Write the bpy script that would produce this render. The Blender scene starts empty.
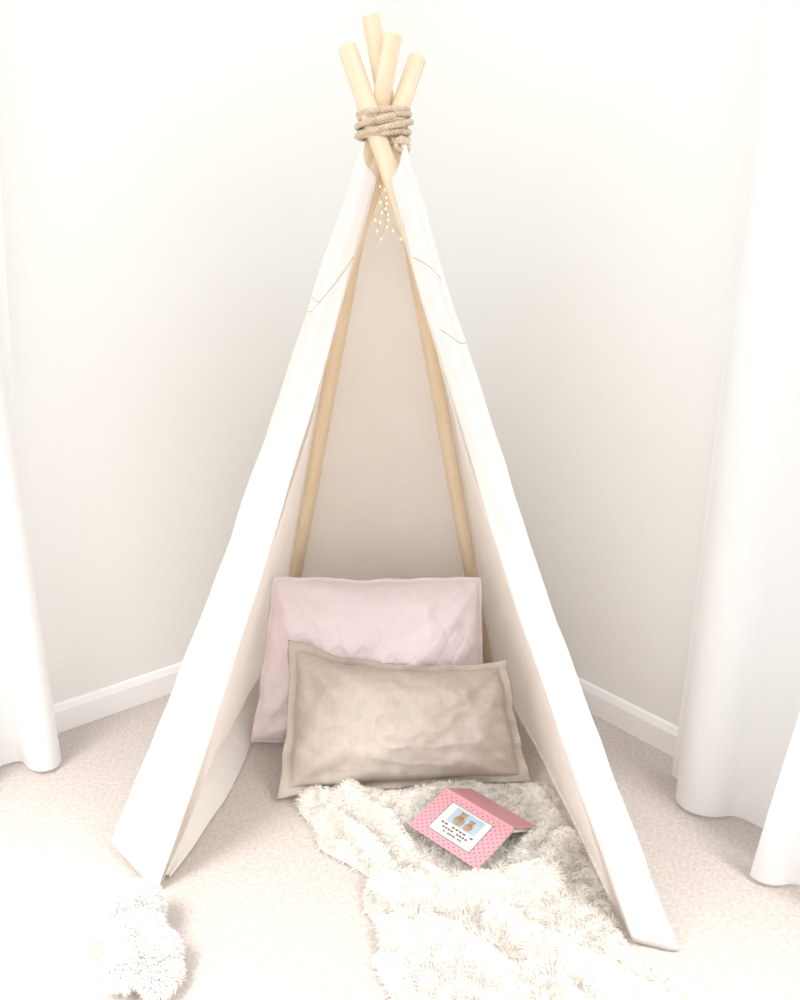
import bpy, math, random
import numpy as np
from mathutils import Vector, noise as mn
random.seed(4); rng=np.random.default_rng(7)
S=bpy.context.scene
S.view_settings.view_transform='Standard'
S.view_settings.look='None'

# ---------------------------------------------------------------- helpers
def link(o,parent=None):
    S.collection.objects.link(o)
    if parent: o.parent=parent
    return o
def mesh_obj(name,verts,faces,mats=None,parent=None,smooth=True,mi=None,uvs=None):
    me=bpy.data.meshes.new(name); me.from_pydata([tuple(v) for v in verts],[],faces); me.update()
    for m in (mats or []): me.materials.append(m)
    if mi is not None: me.polygons.foreach_set('material_index',mi)
    if smooth: me.polygons.foreach_set('use_smooth',[True]*len(me.polygons))
    if uvs is not None:
        l=me.uv_layers.new(name='UVMap')
        for lp in me.loops: l.data[lp.index].uv=uvs[lp.vertex_index]
    return link(bpy.data.objects.new(name,me),parent)
def empty(name):
    e=bpy.data.objects.new(name,None); e.empty_display_size=.1; return link(e)
class MB:
    def __init__(s): s.v=[];s.f=[];s.m=[]
    def add(s,v,f,m=0):
        o=len(s.v); s.v+= [tuple(p) for p in v]; s.f+=[tuple(i+o for i in q) for q in f]; s.m+=[m]*len(f)
def mat(name,col,rough=.9,col2=None,nscale=20,bump=0,bscale=200,transl=0,stretch=None,metal=0,emis=0,sheen=0,coord='Object',crumple=0,cscale=8,spec=.2):
    m=bpy.data.materials.new(name); m.use_nodes=True; nt=m.node_tree; N=nt.nodes; L=nt.links
    b=N['Principled BSDF']; out=N['Material Output']
    b.inputs['Roughness'].default_value=rough; b.inputs['Metallic'].default_value=metal
    b.inputs['Specular IOR Level'].default_value=spec
    if sheen: b.inputs['Sheen Weight'].default_value=sheen
    tc=N.new('ShaderNodeTexCoord'); mp=N.new('ShaderNodeMapping'); L.new(tc.outputs[coord],mp.inputs['Vector'])
    if stretch: mp.inputs['Scale'].default_value=stretch
    n=N.new('ShaderNodeTexNoise'); n.inputs['Scale'].default_value=nscale; n.inputs['Detail'].default_value=6
    L.new(mp.outputs[0],n.inputs['Vector'])
    r=N.new('ShaderNodeValToRGB'); r.color_ramp.elements[0].position=.3; r.color_ramp.elements[1].position=.7
    c2=col2 or col
    r.color_ramp.elements[0].color=(*c2,1); r.color_ramp.elements[1].color=(*col,1)
    L.new(n.outputs['Fac'],r.inputs['Fac']); L.new(r.outputs[0],b.inputs['Base Color'])
    if emis: 
        b.inputs['Emission Color'].default_value=(*col,1); b.inputs['Emission Strength'].default_value=emis
    prev=None
    if crumple:
        n3=N.new('ShaderNodeTexNoise'); n3.inputs['Scale'].default_value=cscale; n3.inputs['Detail'].default_value=2; n3.inputs['Distortion'].default_value=.8
        L.new(mp.outputs[0],n3.inputs['Vector'])
        ma=N.new('ShaderNodeMath'); ma.operation='SUBTRACT'; ma.inputs[1].default_value=.5; L.new(n3.outputs['Fac'],ma.inputs[0])
        mb_=N.new('ShaderNodeMath'); mb_.operation='ABSOLUTE'; L.new(ma.outputs[0],mb_.inputs[0])
        bp=N.new('ShaderNodeBump'); bp.inputs['Strength'].default_value=1; bp.inputs['Distance'].default_value=crumple
        L.new(mb_.outputs[0],bp.inputs['Height']); prev=bp; L.new(bp.outputs[0],b.inputs['Normal'])
    if bump:
        n2=N.new('ShaderNodeTexNoise'); n2.inputs['Scale'].default_value=bscale; n2.inputs['Detail'].default_value=4
        L.new(mp.outputs[0],n2.inputs['Vector'])
        bp=N.new('ShaderNodeBump'); bp.inputs['Strength'].default_value=bump; bp.inputs['Distance'].default_value=.003
        L.new(n2.outputs['Fac'],bp.inputs['Height'])
        if prev: L.new(prev.outputs[0],bp.inputs['Normal'])
        L.new(bp.outputs[0],b.inputs['Normal'])
    if transl:
        t=N.new('ShaderNodeBsdfTranslucent'); L.new(r.outputs[0],t.inputs['Color'])
        mx=N.new('ShaderNodeMixShader'); mx.inputs[0].default_value=transl
        L.new(b.outputs[0],mx.inputs[1]); L.new(t.outputs[0],mx.inputs[2]); L.new(mx.outputs[0],out.inputs['Surface'])
    return m

M_wall=mat('wall_paint',(.86,.86,.838),.9,(.855,.855,.832),3,.05,300)
M_trim=mat('trim_paint',(.94,.935,.93),.5)
M_carpet=mat('carpet_pile',(.69,.625,.59),1,(.54,.48,.445),110,1.0,330)
M_cur=mat('curtain_cotton',(.97,.97,.972),.9,(.96,.96,.965),5,.1,500,transl=.45,crumple=.005,cscale=4)
M_wood=mat('birch_wood',(.87,.72,.54),.6,(.80,.64,.45),10,.1,60,stretch=(6,6,.6))
M_flap=mat('canvas_white',(.90,.865,.825),.95,(.875,.84,.80),14,.3,700,transl=.12,crumple=.012,cscale=6)
M_tent=mat('canvas_natural',(.92,.85,.785),.95,(.90,.825,.76),9,.25,700,transl=.5,crumple=.008,cscale=4)  # same canvas as the flaps, shade of the interior put in as beige
M_rope=mat('jute',(.80,.68,.54),.95,(.60,.48,.35),120,.6,500)
M_pink=mat('pink_quilt_cotton',(.86,.755,.785),1,(.835,.73,.76),12,.3,400,crumple=.004,cscale=7,spec=0)
M_taupe=mat('taupe_linen',(.60,.525,.465),1,(.55,.475,.42),60,.5,500,crumple=.006,cscale=6,spec=0)
M_fur=mat('cream_sherpa',(.965,.94,.90),1,(.92,.88,.83),25,transl=.2)
M_furw=mat('white_faux_fur',(.985,.975,.96),1,(.97,.96,.94),25,transl=.25,spec=0)
M_crease=mat('seam_thread',(.50,.46,.43),.9)  # dark colour for the shade painted into the flap creases
M_paper=mat('paper',(.88,.86,.80),.8)
M_wire=mat('copper_wire',(.75,.55,.3),.4,metal=.6)
M_bulb=mat('warm_bulb',(1,.68,.26),.4,emis=1.8)
M_glass=mat('window_frame_paint',(.9,.9,.9),.4)

# ---------------------------------------------------------------- room
C=Vector((.01,3.0,0))
WL=(Vector((-.777,-.6295,0)).normalized(),Vector((.6295,-.777,0)).normalized())
WR=(Vector((.6295,-.777,0)).normalized(),Vector((-.777,-.6295,0)).normalized())
def wp(W,s,d,z): return C+W[0]*s+W[1]*d+Vector((0,0,z))
def wbox(mb,W,s0,s1,d0,d1,z0,z1,m=0):
    v=[wp(W,s,d,z) for z in (z0,z1) for (s,d) in ((s0,d0),(s1,d0),(s1,d1),(s0,d1))]
    f=[(0,3,2,1),(4,5,6,7),(0,1,5,4),(1,2,6,5),(2,3,7,6),(3,0,4,7)]
    mb.add(v,f,m)
for side,W,k in (('left',WL,1),('right',WR,2)):
    mb=MB(); e=-.1
    a,b_,z0,z1=1.75,2.75,.45,2.1
    wbox(mb,W,e,a,-.1,0,0,2.6); wbox(mb,W,b_,3.6,-.1,0,0,2.6)
    wbox(mb,W,a,b_,-.1,0,0,z0); wbox(mb,W,a,b_,-.1,0,z1,2.6)
    mesh_obj('wall_'+side,mb.v,mb.f,[M_wall],smooth=False)
    prof=[(0,0),(.014,0),(.014,.07),(.011,.078),(.008,.088),(.003,.094),(0,.094)]
    v=[];f=[]
    for s in (0,3.6):
        for d,z in prof: v.append(wp(W,s if s else d,d,z))
    n=len(prof)
    for i in range(n): j=(i+1)%n; f.append((i,j,n+j,n+i))
    f.append(tuple(range(n))[::-1]); f.append(tuple(range(n,2*n)))
    mesh_obj('baseboard_'+side,v,f,[M_trim],smooth=False)
    mb=MB()
    for (s0,s1,q0,q1) in ((a,a+.05,z0,z1),(b_-.05,b_,z0,z1),(a,b_,z0,z0+.05),(a,b_,z1-.05,z1),((a+b_)/2-.02,(a+b_)/2+.02,z0,z1),(a,b_,1.25,1.29)):
        wbox(mb,W,s0,s1,-.08,-.03,q0,q1)
    mesh_obj('window_%d'%k,mb.v,mb.f,[M_glass],smooth=False)
mesh_obj('floor',[(-3.5,-1,0),(3.5,-1,0),(3.5,3.4,0),(-3.5,3.4,0)],[(0,1,2,3)],[M_carpet])

def curtain(name,W,s0b,s0t,s1,base,amp,per,ph,zb=.012,zt=2.35):
    ns,nz=150,60; v=[];f=[]
    for j in range(nz+1):
        h=j/nz; z=zb+(zt-zb)*h
        for i in range(ns+1):
            q=i/ns; s0=s0b+(s0t-s0b)*min(1,h*1.1)
            s=s0+(s1-s0)*q
            x=2*math.pi*(s-ph)/per
            am=amp*(1-.45*h)
            d=base+am*math.cos(x)+.3*am*math.cos(x*1.7+1+h)+.012*mn.noise(Vector((s*4,z*2,3)))
            s+= .25*am*math.sin(x*2+.5)
            v.append(wp(W,s,max(.03,d),z+(.01*mn.noise(Vector((s*5,0,1))) if j==0 else 0)))
    for j in range(nz):
        for i in range(ns):
            a=j*(ns+1)+i; f.append((a,a+1,a+ns+2,a+ns+1))
    return mesh_obj(name,v,f,[M_cur])
curtain('curtain',WL,1.41,1.325,2.9,.14,.055,.19,1.46)
curtain('curtain',WR,1.312,1.335,2.0,.150,.044,.30,1.45)
curtain('curtain',WR,1.66,1.80,2.9,.255,.035,.22,1.68)
for W in (WL,WR):
    mb=MB(); p0=wp(W,1.24,.15,2.37); p1=wp(W,3.1,.15,2.37)
    ax=W[0]; u=Vector((0,0,1)); w=W[1]; n=16; v=[];f=[]
    for t,r in ((-.06,.004),(-.05,.022),(-.03,.024),(-.012,.012),(0,.012),(1,.012)):
        p=p0+(p1-p0)*t if t>=0 else p0+ax*t
        for i in range(n): a=2*math.pi*i/n; v.append(p+u*math.cos(a)*r+w*math.sin(a)*r)
    for j in range(5):
        for i in range(n): f.append((j*n+i,j*n+(i+1)%n,(j+1)*n+(i+1)%n,(j+1)*n+i))
    mb.add(v,f); wbox(mb,W,1.34,1.36,0,.15,2.355,2.365); wbox(mb,W,3.04,3.06,0,.15,2.355,2.365)
    mesh_obj('curtain_rod',mb.v,mb.f,[M_trim])

# ---------------------------------------------------------------- teepee
tp=empty('teepee_tent')
def ext(foot,mid,ztop):
    foot=Vector(foot); mid=Vector(mid); return foot, foot+(mid-foot)*(ztop/mid.z)
PA=ext((.545,1.385,0),(-.058,1.975,1.68),1.852)
PD=ext((-.632,1.598,0),(-.016,2.005,1.68),1.834)
PC=ext((-.43,2.53,0),(-.056,2.03,1.68),1.868)
PB=ext((.31,2.47,0),(-.020,2.062,1.68),1.912)
def pole(name,p0,p1,r):
    d=(p1-p0); Ln=d.length
    n=28; v=[];f=[]
    prof=[(0,.0),(0,r*.85),(.003,r),(Ln*.25,r),(Ln*.5,r),(Ln*.75,r),(Ln-.003,r),(Ln,r*.86),(Ln,0)]
    for z,q in prof:
        for i in range(n):
            a=2*math.pi*i/n; v.append((q*math.cos(a),q*math.sin(a),z))
    for j in range(len(prof)-1):
        for i in range(n): f.append((j*n+i,j*n+(i+1)%n,(j+1)*n+(i+1)%n,(j+1)*n+i))
    o=mesh_obj(name,v,f,[M_wood],tp)
    o.rotation_mode='QUATERNION'; o.rotation_quaternion=d.to_track_quat('Z','Y'); o.location=p0
    return o
for i,(a,b) in enumerate((PA,PD,PC,PB)): pole('pole_%d'%(i+1),a,b,(.022,.021,.020,.020)[i])
def L3(a,b,t): return Vector(a)*(1-t)+Vector(b)*t
def patch(name,A0,A1,B0,B1,matl,nu=24,nv=70,off=None,thick=0):
    v=[];f=[];uv=[]
    for j in range(nv+1):
        h=j/nv
        for i in range(nu+1):
            u=i/nu; p=L3(L3(A0,A1,h),L3(B0,B1,h),u)
            if off: p=p+off(u,h,p)
            v.append(p); uv.append((u,h))
    for j in range(nv):
        for i in range(nu):
            a=j*(nu+1)+i; f.append((a,a+1,a+nu+2,a+nu+1))
    o=mesh_obj(name,v,f,[matl],tp,uvs=uv)
    if thick:
        s=o.modifiers.new('thickness','SOLIDIFY'); s.thickness=thick; s.offset=0
    return o
def nz(p,s,k): return mn.noise(Vector((p.x*s+k,p.y*s,p.z*s)))
IL0,IL1=(-.556,1.492,.008),(-.056,1.930,1.57)
OL0,OL1=(-.706,1.606,.035),(-.090,1.955,1.635)
IR0,IR1=(.496,1.344,.010),(-.022,1.895,1.56)
OR0,OR1=(.592,1.326,.005),(.012,1.925,1.64)
def bowL(h): return Vector((.019,0,0))*math.sin(math.pi*h)
def bowR(h): return Vector((-.022,0,0))*math.sin(math.pi*h)
def flapoff(u,h,p,k,sx):
    b=math.sin(math.pi*u); e=abs(2*u-1)**4; g=min(1,.15+h*7)
    return Vector((sx*.3,-.9,0))*(.022*b*(1-.3*h)*g-.010*e*(1-.5*h)*g+.008*nz(p,4,k)*g+.007*nz(p,11,4+k)*(u+.2)+.007*math.sin(u*9+h*5+3*nz(p,2,k))*g)+Vector((.005*nz(p,5,9+k),0,0))
def offFL(u,h,p): return bowL(h)+flapoff(u,h,p,1,-1)
def offFR(u,h,p): return bowR(h)+flapoff(u,h,p,2,1)
patch('flap_left',IL0,IL1,OL0,OL1,M_flap,20,120,offFL,.002)
patch('flap_right',IR0,IR1,OR0,OR1,M_flap,20,120,offFR,.002)
CS0,CS1=(-.458,2.54,.005),(-.098,2.06,1.60)
CB0,CB1=(-.44,2.560,.005),(-.078,2.085,1.60)
BB0,BB1=(.32,2.498,.005),(.012,2.11,1.60)
BS0,BS1=(.338,2.475,.005),(.03,2.075,1.60)
def offL(u,h,p):
    b=math.sin(math.pi*u)
    return bowL(h)*(1-u)+Vector((-1,-.1,0))*(b*(.040*math.exp(-((h-.25)/.22)**2)-.012*h)+.008*nz(p,4,3)*b+.004*nz(p,11,6)*b)
def offR(u,h,p):
    b=math.sin(math.pi*u)
    return bowR(h)*(1-u)+Vector((1,-.1,0))*(b*(.040*math.exp(-((h-.25)/.22)**2)-.012*h)+.008*nz(p,4,8)*b+.004*nz(p,11,1)*b)
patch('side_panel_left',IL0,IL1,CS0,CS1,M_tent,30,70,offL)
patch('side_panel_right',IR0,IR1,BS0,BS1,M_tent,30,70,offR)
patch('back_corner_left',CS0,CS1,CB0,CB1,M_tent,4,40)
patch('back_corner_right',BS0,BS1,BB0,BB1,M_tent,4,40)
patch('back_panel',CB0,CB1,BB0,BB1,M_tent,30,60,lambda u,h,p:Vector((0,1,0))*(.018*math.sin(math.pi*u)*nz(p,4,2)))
def hem(name,A,B,sgn):
    A=Vector(A);B=Vector(B)
    v=[];f=[];n=40
    for i in range(n+1):
        t=i/n; p=A.lerp(B,t); b=math.sin(math.pi*t); g=min(1,.15+t*3)
        q=.006*mn.noise(Vector((t*6,sgn,0)))
        for dx,z in ((.055*g+q,.006),(.050*g+q,.014),(.03*g,.03*g+.004),(.004-.03*b,(.085+q)*g),(.0-.03*b,(.09+q)*g)):
            v.append((p.x+sgn*dx,p.y,z))
    for i in range(n):
        for k in range(4): a=i*5+k; f.append((a,a+1,a+6,a+5))
    mesh_obj(name,v,f,[M_flap],tp)
hem('hem_left',(-.55,1.53,0),(-.455,2.5,0),1)
def tube(name,paths,r,matl,parent=None,cyc=False,res=3):
    cu=bpy.data.curves.new(name,'CURVE'); cu.dimensions='3D'; cu.bevel_depth=r; cu.bevel_resolution=res; cu.use_fill_caps=True
    for pts in paths:
        sp=cu.splines.new('POLY'); sp.points.add(len(pts)-1)
        for i,p in enumerate(pts): sp.points[i].co=(*p,1)
        sp.use_cyclic_u=cyc
    cu.materials.append(matl)
    return link(bpy.data.objects.new(name,cu),parent)
def onflap(I0,I1,O0,O1,off,u,h):
    p=L3(L3(I0,I1,h),L3(O0,O1,h),u); return p+off(u,h,p)+Vector((0,-.002,0))
tube('flap_crease_left',[[onflap(IL0,IL1,OL0,OL1,offFL,u,.78+.12*(1-u)**1.8) for u in np.linspace(.05,.97,20)],
     [onflap(IL0,IL1,OL0,OL1,offFL,u,.80+.05*(1-u)**2) for u in np.linspace(.5,.97,12)]],.0008,M_crease,tp)  # thin dark lines drawn as the shade of folds, no stitching
tube('flap_crease_right',[[onflap(IR0,IR1,OR0,OR1,offFR,u,.745+.07*(1-u)**1.5) for u in np.linspace(.25,.97,20)],
     [onflap(IR0,IR1,OR0,OR1,offFR,u,.82+.08*(1-u)) for u in np.linspace(.1,.85,12)]],.0008,M_crease,tp)
def strands(path,tw=.0038,pitch=.026):
    path=[Vector(p) for p in path]; out=[[],[],[]]; dist=0
    for i,p in enumerate(path):
        t=(path[min(i+1,len(path)-1)]-path[max(i-1,0)]).normalized()
        if i: dist+=(p-path[i-1]).length
        up=Vector((0,0,1)) if abs(t.z)<.9 else Vector((1,0,0))
        a=t.cross(up).normalized(); b=t.cross(a)
        for k in range(3):
            th=dist/pitch*2*math.pi+k*2.094
            out[k].append(p+a*math.cos(th)*tw+b*math.sin(th)*tw)
    return out
rc=Vector((-.037,2.018,1.692)); paths=[]
pts=[]
N=1100; turns=5.3
for i in range(N):
    t=i/N; a=t*turns*2*math.pi-1.2
    z=-.038+.070*t+.005*math.sin(a*1.0+.4)+.003*math.sin(a*.37)
    rx=.053+.005*math.sin(3*t*math.pi); ry=.070+.004*math.sin(a*.5)
    pts.append(rc+Vector((math.cos(a)*rx,math.sin(a)*ry,z)))
paths+=strands(pts)
pts=[]
for i in range(360):
    t=i/360; a=t*1.5*2*math.pi+2
    pts.append(rc+Vector((math.cos(a)*.062,math.sin(a)*.079,.012*math.sin(a*1.0+1)+(-.02+.03*t))))
paths+=strands(pts)
pts=[]
for i in range(200):
    t=i/200; a=t*2.4*2*math.pi
    pts.append(rc+Vector((.040+.012*math.cos(a)+.004*t,-.066-.006*math.sin(a*.5),-.050+.012*math.sin(a)-.008*t)))
paths+=strands(pts,tw=.003)
tube('rope_binding',paths,.0034,M_rope,tp,res=2)

# fairy lights
fl=MB()
def ico(c,r,m):
    v=[];f=[];n=8;k=5
    for j in range(k+1):
        th=math.pi*j/k
        for i in range(n): a=2*math.pi*i/n; v.append((c[0]+r*math.sin(th)*math.cos(a),c[1]+r*math.sin(th)*math.sin(a),c[2]+r*1.5*math.cos(th)))
    for j in range(k):
        for i in range(n): f.append((j*n+i,j*n+(i+1)%n,(j+1)*n+(i+1)%n,(j+1)*n+i))
    fl.add(v,f,m)
def wire(ps,r,m):
    v=[];f=[];n=5
    for p in ps:
        for i in range(n): a=2*math.pi*i/n; v.append((p[0]+r*math.cos(a),p[1]+r*.7*math.sin(a),p[2]+r*.7*math.sin(a)))
    for j in range(len(ps)-1):
        for i in range(n): f.append((j*n+i,j*n+(i+1)%n,(j+1)*n+(i+1)%n,(j+1)*n+i))
    fl.add(v,f,m)
for k in range(6):
    ps=[]; x0=-.042+.003*k
    for i in range(26):
        t=i/25; p=Vector((x0+(.004+.014*t)*math.sin(t*6+k*1.9)+(k-3.2)*.013*t,1.985+.015*math.cos(k*2+t*4),1.60-(.13+.02*(k%3))*t))
        ps.append(p)
        if i%4==3: 
            dx=random.uniform(-.007,.007)
            ico((p.x+dx,p.y-.008,p.z-.004),.0021,1); wire([p,(p.x+dx,p.y-.008,p.z)],.0005,0)
    wire(ps,.0006,0)
mesh_obj('fairy_lights',fl.v,fl.f,[M_wire,M_bulb],mi=fl.m)

# ---------------------------------------------------------------- pillows
import bmesh
def pillow(name,BL,BR,TR,TL,front,back,matl,flange=0,seed=0,quilt=False,sagtop=0,pull=.05,wr=1.0,rnd=0,stitch=False,n=130):
    BL,BR,TR,TL=map(Vector,(BL,BR,TR,TL)); nrm=((BR-BL).cross(TL-BL)).normalized()
    if nrm.y>0: nrm=-nrm
    v=[];f=[]
    m=n+1
    for side in (0,1):
        for j in range(m):
            for i in range(m):
                x=-1+2*i/n; y=-1+2*j/n
                c=1-rnd*(x*x*y*y)**3
                xx=x*(1-pull*(1-y*y))*c; yy=y*(1-pull*1.2*(1-x*x))*c
                xx+=.016*mn.noise(Vector((y*3,seed,1)))*abs(x)**3*wr; yy+=.04*mn.noise(Vector((x*3,seed,2)))*abs(y)**3*wr
                u=(xx+1)/2; w=(yy+1)/2
                p=(BL.lerp(BR,u)).lerp(TL.lerp(TR,u),w)
                xe=min(1,abs(x)/(1-flange)); ye=min(1,abs(y)/(1-flange*1.4))
                prof=((1-xe**2.4)*(1-ye**2.4))**.55
                P3=Vector((x*2.2+seed,y*1.6,seed*1.3))
                wrk=mn.noise(P3*1.4)*.14+mn.noise(P3*3.3)*.05+(.5-abs(mn.noise(P3*2.1+Vector((3,1,2)))))*.12
                cr=0
                for cx,cy in ((-1,-1),(1,-1),(1,1),(-1,1)):
                    dx,dy=x-cx,(y-cy)*.7; rr=math.hypot(dx,dy); an=math.atan2(dy,dx)
                    cr+=math.sin(an*12+seed+cx+2*rr)*math.exp(-((rr-.42)/.30)**2)*.08
                gat=math.sin(x*34+seed+3*mn.noise(Vector((x*3,seed,0))))*math.exp(-((1-ye)/.14)**2)*.06+math.sin(y*24+seed)*math.exp(-((1-xe)/.10)**2)*.06
                t=prof*(1+wr*(wrk+cr+gat))
                off=(front if side==0 else -back)*t
                if quilt and side==0 and prof>0:
                    a=(x*5.2+y*3.2+.25*math.sin(y*9)); b=(x*5.2-y*3.2+.25*math.sin(x*9))
                    q=min(abs(((a)%1)-.5),abs(((b)%1)-.5))
                    off-=.0026*math.exp(-(q/.08)**2)*min(1,prof*2)
                if stitch and side==0:
                    e=max(abs(x)/(1-flange),abs(y)/(1-flange*1.4))
                    off-=.0022*math.exp(-((e-1.0)/.014)**2)
                edge=max(abs(x),abs(y))
                fl_=.018*mn.noise(Vector((x*4,y*4,seed+9)))*(edge**6)*wr
                p=p+nrm*(off+fl_)
                if sagtop: p.z-=sagtop*(1-x*x)*max(0,w)**2
                p.z=max(p.z,.008 if side==0 else .006)
                if side==1 and not(i in (0,n) or j in (0,n)): p-=nrm*.003
                v.append(p)
    for side in (0,1):
        o=side*m*m
        for j in range(n):
            for i in range(n):
                a=o+j*m+i
                f.append((a,a+1,a+m+1,a+m) if side==0 else (a,a+m,a+m+1,a+1))
    ob=mesh_obj(name,v,f,[matl])
    bm=bmesh.new(); bm.from_mesh(ob.data); bmesh.ops.remove_doubles(bm,verts=bm.verts,dist=.0004); bm.normal_update(); bm.to_mesh(ob.data); bm.free()
    return ob
pillow('pink_pillow',(-.452,2.045,.012),(.27,2.06,.015),(.246,2.180,.500),(-.380,2.180,.500),.110,.055,M_pink,flange=.03,seed=2,quilt=True,sagtop=.0,pull=.035,rnd=.022,wr=1.2)
pillow('linen_pillow',(-.330,1.80,.012),(.365,1.87,.018),(.300,2.00,.322),(-.312,2.02,.372),.108,.02,M_taupe,flange=.08,seed=5,sagtop=.040,pull=.03,wr=1.4,stitch=True)

# ---------------------------------------------------------------- fluffy things
def tufts(P,Nn,flow,length,width,rnd=.16):
    n=len(P)
    d=Nn*rng.uniform(.5,.9,(n,1))+flow+rng.normal(0,rnd,(n,3))
    d/=np.linalg.norm(d,axis=1)[:,None]
    Ls=length*rng.uniform(.6,1.15,(n,1))
    side=np.cross(d,rng.normal(0,1,(n,3))); side/=np.linalg.norm(side,axis=1)[:,None]
    w=width*rng.uniform(.7,1.3,(n,1))
    droop=flow*.9+rng.normal(0,.10,(n,3)); droop[:,2]-=.3
    mid=P+d*Ls*.55; tip=P+d*Ls*.9+droop*Ls*.55
    for a in (mid,tip): a[:,2]=np.maximum(a[:,2],.003)
    return np.stack([P-side*w,P+side*w,mid+side*w*.8,mid-side*w*.8,tip],1).reshape(-1,3)
def tuft_faces(n,o):
    b=np.arange(n)*5+o
    q=np.stack([b,b+1,b+2,b+3],1).tolist(); t=np.stack([b+3,b+2,b+4],1).tolist()
    return q+t
Ly=np.array([.95,1.10,1.212,1.397,1.47,1.521,1.58,1.626,1.74,1.84]); Lx=np.array([-.01,-.02,-.025,-.060,-.075,-.075,-.13,-.19,-.25,-.275])
def Rx(y): return .482-(y-1.344)*.14+np.where(y<1.31,np.minimum((1.31-y)*1.1,.15),0)
def pn(x,y,s,k):
    return (np.sin(x*s*1.0+y*s*.7+k)+np.sin(-x*s*.8+y*s*1.3+k*2.1)+np.sin(x*s*1.9-y*s*.5+k*.7)*.6+np.sin(x*s*.4+y*s*2.3+k*3)*.5)/3
def ridge(x,y,pts,w,hgt):
    x=x+.018*np.sin(y*23+x*9); y=y+.018*np.sin(x*19+1)
    out=np.zeros_like(x)
    for (ax,ay),(bx,by) in zip(pts[:-1],pts[1:]):
        dx,dy=bx-ax,by-ay; L2=dx*dx+dy*dy
        t=np.clip(((x-ax)*dx+(y-ay)*dy)/L2,0,1)
        d=np.hypot(x-ax-t*dx,y-ay-t*dy)
        out=np.maximum(out,hgt*np.exp(-(d/w)**2))
    return out
def blank(s,t):
    y=.98+.84*t
    y=y+.05*s*t
    l=np.interp(y,Ly,Lx)+.010*np.sin(y*38); r=Rx(y)-.006*np.abs(np.sin(y*21))
    x=l+(r-l)*s
    e=np.minimum(np.minimum(s,1-s)*(r-l),np.minimum(t*.82,(1-t)*.6))
    prof=np.sqrt(np.clip(e/.05,0,1))
    z=.024+.010*pn(x,y,14,1)+.005*pn(x,y,38,2)+.002*pn(x,y,120,3)
    z=z+ridge(x,y,[(-.24,1.79),(-.12,1.77),(-.03,1.68),(.00,1.56),(.08,1.47)],.024,.048)
    z=z+ridge(x,y,[(-.20,1.70),(-.12,1.62),(-.06,1.56)],.020,.030)
    z=z+ridge(x,y,[(-.12,1.78),(.02,1.78),(.08,1.81),(.2,1.82)],.023,.036)
    z=z+ridge(x,y,[(-.03,1.50),(.06,1.44),(.2,1.43),(.33,1.50),(.42,1.62)],.026,.058)
    z=z+ridge(x,y,[(.36,1.80),(.37,1.66),(.30,1.56)],.025,.045)
    z=z+ridge(x,y,[(-.03,1.36),(.08,1.33),(.18,1.22),(.2,1.05)],.028,.052)
    z=z+ridge(x,y,[(.22,1.36),(.34,1.30),(.42,1.20),(.50,1.12)],.028,.052)
    z=z+ridge(x,y,[(.30,1.20),(.36,1.10),(.34,1.0)],.022,.035)
    fb=np.exp(-(((x-.18)/.13)**2+((y-1.65)/.11)**2)**2)
    z=z*(1-fb)+.034*fb
    z=np.maximum(z,.012)*prof+.004
    return np.stack([x,y,z],-1)
ns,nt=110,150
ss,tt=np.meshgrid(np.linspace(0,1,ns+1),np.linspace(0,1,nt+1))
G=blank(ss,tt).reshape(-1,3)
V=G.tolist(); F=[(j*(ns+1)+i,j*(ns+1)+i+1,(j+1)*(ns+1)+i+1,(j+1)*(ns+1)+i) for j in range(nt) for i in range(ns)]
n=70000
s=rng.random(n); t=rng.random(n); 
P=blank(s,t); e=.003
du=blank(np.clip(s+e,0,1),t)-blank(np.clip(s-e,0,1),t); dv=blank(s,np.clip(t+e,0,1))-blank(s,np.clip(t-e,0,1))
Nn=np.cross(du,dv); Nn/=(np.linalg.norm(Nn,axis=1)[:,None]+1e-9)
x,y=P[:,0],P[:,1]
flow=np.stack([pn(x,y,100,1)+.5*pn(x,y,35,6),pn(x,y,100,4)-.2+.5*pn(x,y,35,9),np.zeros(n)],1)*.8
TV=tufts(P,Nn,flow,.0165,.0010)
o=len(V); V+=TV.tolist(); F+=tuft_faces(n,o)
mesh_obj('fluffy_blanket',V,F,[M_fur])

V=[];F=[]
lumps=[((-.600,1.372,.050),.050,.045,.045),((-.562,1.380,.062),.045,.045,.050),((-.548,1.315,.052),.052,.045,.045),((-.504,1.275,.045),.048,.045,.043),((-.542,1.250,.040),.046,.040,.038),((-.480,1.240,.030),.036,.036,.028)]
for (c,a,b,cz) in lumps:
    c=np.array(c); o=len(V); nu,nv=20,12
    for j in range(nv+1):
        for i in range(nu):
            th=math.pi*j/nv; ph=2*math.pi*i/nu
            V.append([c[0]+a*math.sin(th)*math.cos(ph),c[1]+b*math.sin(th)*math.sin(ph),max(.003,c[2]+cz*math.cos(th))])
    for j in range(nv):
        for i in range(nu): F.append((o+j*nu+i,o+j*nu+(i+1)%nu,o+(j+1)*nu+(i+1)%nu,o+(j+1)*nu+i))
    n=4200; dd=rng.normal(0,1,(n,3)); dd/=np.linalg.norm(dd,axis=1)[:,None]; dd[:,2]=np.where(dd[:,2]<-.3,-dd[:,2],dd[:,2])
    P=c+dd*np.array([a,b,cz]); P[:,2]=np.maximum(P[:,2],.003)
    x,y=P[:,0]+P[:,2],P[:,1]-P[:,2]
    flow=np.stack([pn(x,y,80,2),pn(x,y,80,5),0*x],1)*.6
    TV=tufts(P,dd,flow,.018,.0010,.2); o=len(V); V+=TV.tolist(); F+=tuft_faces(n,o)
mesh_obj('faux_fur_throw',V,F,[M_furw])

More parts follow.
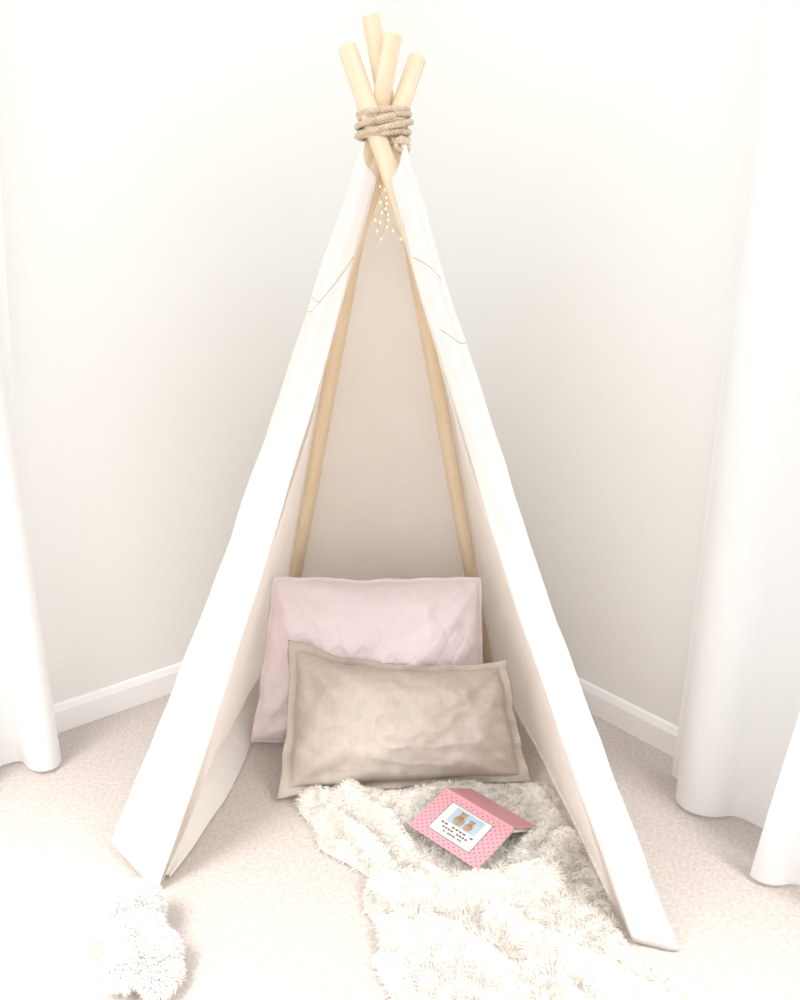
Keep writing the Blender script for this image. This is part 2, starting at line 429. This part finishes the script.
# ---------------------------------------------------------------- book (open, lying face down)
bk=empty('open_book')
def dotmat():
    m=bpy.data.materials.new('pink_polka_cover'); m.use_nodes=True; nt=m.node_tree; N=nt.nodes; L=nt.links; b=N['Principled BSDF']; b.inputs['Roughness'].default_value=.5
    tc=N.new('ShaderNodeTexCoord'); 
    def dots(off):
        mp=N.new('ShaderNodeMapping'); mp.inputs['Scale'].default_value=(13,9,1); mp.inputs['Location'].default_value=(off,off,0)
        L.new(tc.outputs['UV'],mp.inputs['Vector'])
        fr=N.new('ShaderNodeVectorMath'); fr.operation='FRACTION'; L.new(mp.outputs[0],fr.inputs[0])
        sb=N.new('ShaderNodeVectorMath'); sb.operation='SUBTRACT'; sb.inputs[1].default_value=(.5,.5,0); L.new(fr.outputs[0],sb.inputs[0])
        ln=N.new('ShaderNodeVectorMath'); ln.operation='LENGTH'; L.new(sb.outputs[0],ln.inputs[0])
        lt=N.new('ShaderNodeMath'); lt.operation='LESS_THAN'; lt.inputs[1].default_value=.13; L.new(ln.outputs['Value'],lt.inputs[0]); return lt
    a=dots(0); c=dots(.5); ad=N.new('ShaderNodeMath'); ad.operation='MAXIMUM'; L.new(a.outputs[0],ad.inputs[0]); L.new(c.outputs[0],ad.inputs[1])
    mx=N.new('ShaderNodeMixRGB'); mx.inputs[1].default_value=(.64,.32,.36,1); mx.inputs[2].default_value=(.32,.10,.15,1); L.new(ad.outputs[0],mx.inputs[0]); L.new(mx.outputs[0],b.inputs['Base Color']); return m
M_dot=dotmat(); M_pinkp=mat('pink_cover_plain',(.62,.31,.35),.5)
M_lab=mat('label_cream',(.66,.63,.60),.6); M_labb=mat('label_border',(.30,.27,.30),.6); M_art=mat('sky_illustration',(.30,.42,.52),.6,(.42,.50,.54),30); M_bear=mat('bear_brown',(.30,.20,.13),.7,(.42,.30,.2),60); M_ink=mat('ink',(.14,.11,.14),.6)
R0=Vector((.117,1.732,.100)); R1=Vector((.273,1.582,.100)); dR=(R1-R0)
F0=Vector((.020,1.637,.066)); B0=Vector((.188,1.796,.050))
def plate(name,O,U,Wv,th,matl,u0=0,u1=1,w0=0,w1=1,lift=0,parent=bk):
    nrm=U.cross(Wv).normalized()
    if nrm.z<0: nrm=-nrm
    v=[];uv=[]
    for l in (lift,lift-th):
        for (a,b) in ((u0,w0),(u1,w0),(u1,w1),(u0,w1)): v.append(O+U*a+Wv*b+nrm*l); uv.append((a,b))
    f=[(0,1,2,3),(7,6,5,4),(0,4,5,1),(1,5,6,2),(2,6,7,3),(3,7,4,0)]
    return mesh_obj(name,v,f,[matl],parent,False,uvs=uv)
FW=F0-R0; BW=B0-R0
nrmF=dR.cross(FW).normalized(); nrmF=nrmF if nrmF.z>0 else -nrmF
plate('cover_front',R0,dR,FW,.0028,M_dot)
plate('cover_back',R0,dR,BW,.0028,M_dot)
plate('pages_front',R0,dR,FW,.009,M_paper,.02,.98,.03,.96,-.003)
plate('pages_back',R0,dR,BW,.009,M_paper,.02,.98,.05,.96,-.003)
plate('label_border',R0,dR,FW,.0006,M_labb,.20,.80,.16,.84,.0007)
plate('label',R0,dR,FW,.0006,M_lab,.214,.786,.18,.82,.0012)
plate('picture',R0,dR,FW,.0006,M_art,.31,.71,.21,.54,.0016)
mb=MB()
for (cu_,cw,ru,rw) in ((.44,.43,.07,.10),(.44,.31,.045,.065),(.41,.265,.016,.024),(.47,.265,.016,.024),(.58,.45,.055,.08),(.58,.35,.036,.052),(.56,.31,.013,.02),(.605,.31,.013,.02)):
    k=18; ps=[R0+dR*(cu_+ru*math.cos(2*math.pi*i/k))+FW*(cw+rw*math.sin(2*math.pi*i/k))+nrmF*.002 for i in range(k)]
    mb.add(ps,[tuple(range(k))])
mesh_obj('bear_picture',mb.v,mb.f,[M_bear],bk,False)
for k,(a,b,w) in enumerate(((.28,.74,.58),(.33,.69,.65),(.38,.64,.72))):
    mb=MB()
    nseg=9
    for q in range(nseg):
        if (q*7+k)%5==4: continue
        u0=a+(b-a)*q/nseg; u1=u0+(b-a)/nseg*.72
        mb.add([R0+dR*x_+FW*y_+nrmF*.0018 for x_,y_ in ((u0,w),(u1,w),(u1,w+.035),(u0,w+.035))],[(0,1,2,3)])
    mesh_obj('title_line_%d'%(k+1),mb.v,mb.f,[M_ink],bk,False)
v=[];f=[];n=10
for P0 in (R0,R1):
    for i in range(n+1):
        t=i/n; p=P0+FW*.05*(1-t)+BW*.06*t+Vector((0,0,.006))*math.sin(math.pi*t)
        v.append(p)
for i in range(n): f.append((i,i+1,n+2+i,n+1+i))
mesh_obj('spine',v,f,[M_pinkp],bk)

# ---------------------------------------------------------------- light
w=bpy.data.worlds.new('World'); S.world=w; w.use_nodes=True
bg=w.node_tree.nodes['Background']; bg.inputs[0].default_value=(1,.998,.990,1); bg.inputs[1].default_value=1.54
def area(name,loc,tgt,size,en,spread=180,col=(1,1,1)):
    l=bpy.data.lights.new(name,'AREA'); l.energy=en; l.size=size; l.color=col; l.spread=math.radians(spread)
    o=link(bpy.data.objects.new(name,l)); o.location=loc
    o.rotation_euler=(Vector(tgt)-Vector(loc)).to_track_quat('-Z','Y').to_euler()
area('window_light_left',(-1.4,.6,2.0),(-.92,1.22,0),.8,10,72,(1,.99,.975))  # added fill lamp out of view, brightens the carpet at front left
area('window_light_right',(1.4,.6,2.0),(.72,.95,0),.8,12,72,(1,.99,.975))  # matching fill added on the right to whiten the foreground floor

cam=bpy.data.cameras.new('camera'); cam.sensor_width=36; cam.lens=28.8; cam.clip_start=.02
co=link(bpy.data.objects.new('camera',cam)); co.location=(0,0,1.42); co.rotation_euler=(math.radians(90-17.5),0,0)
S.camera=co
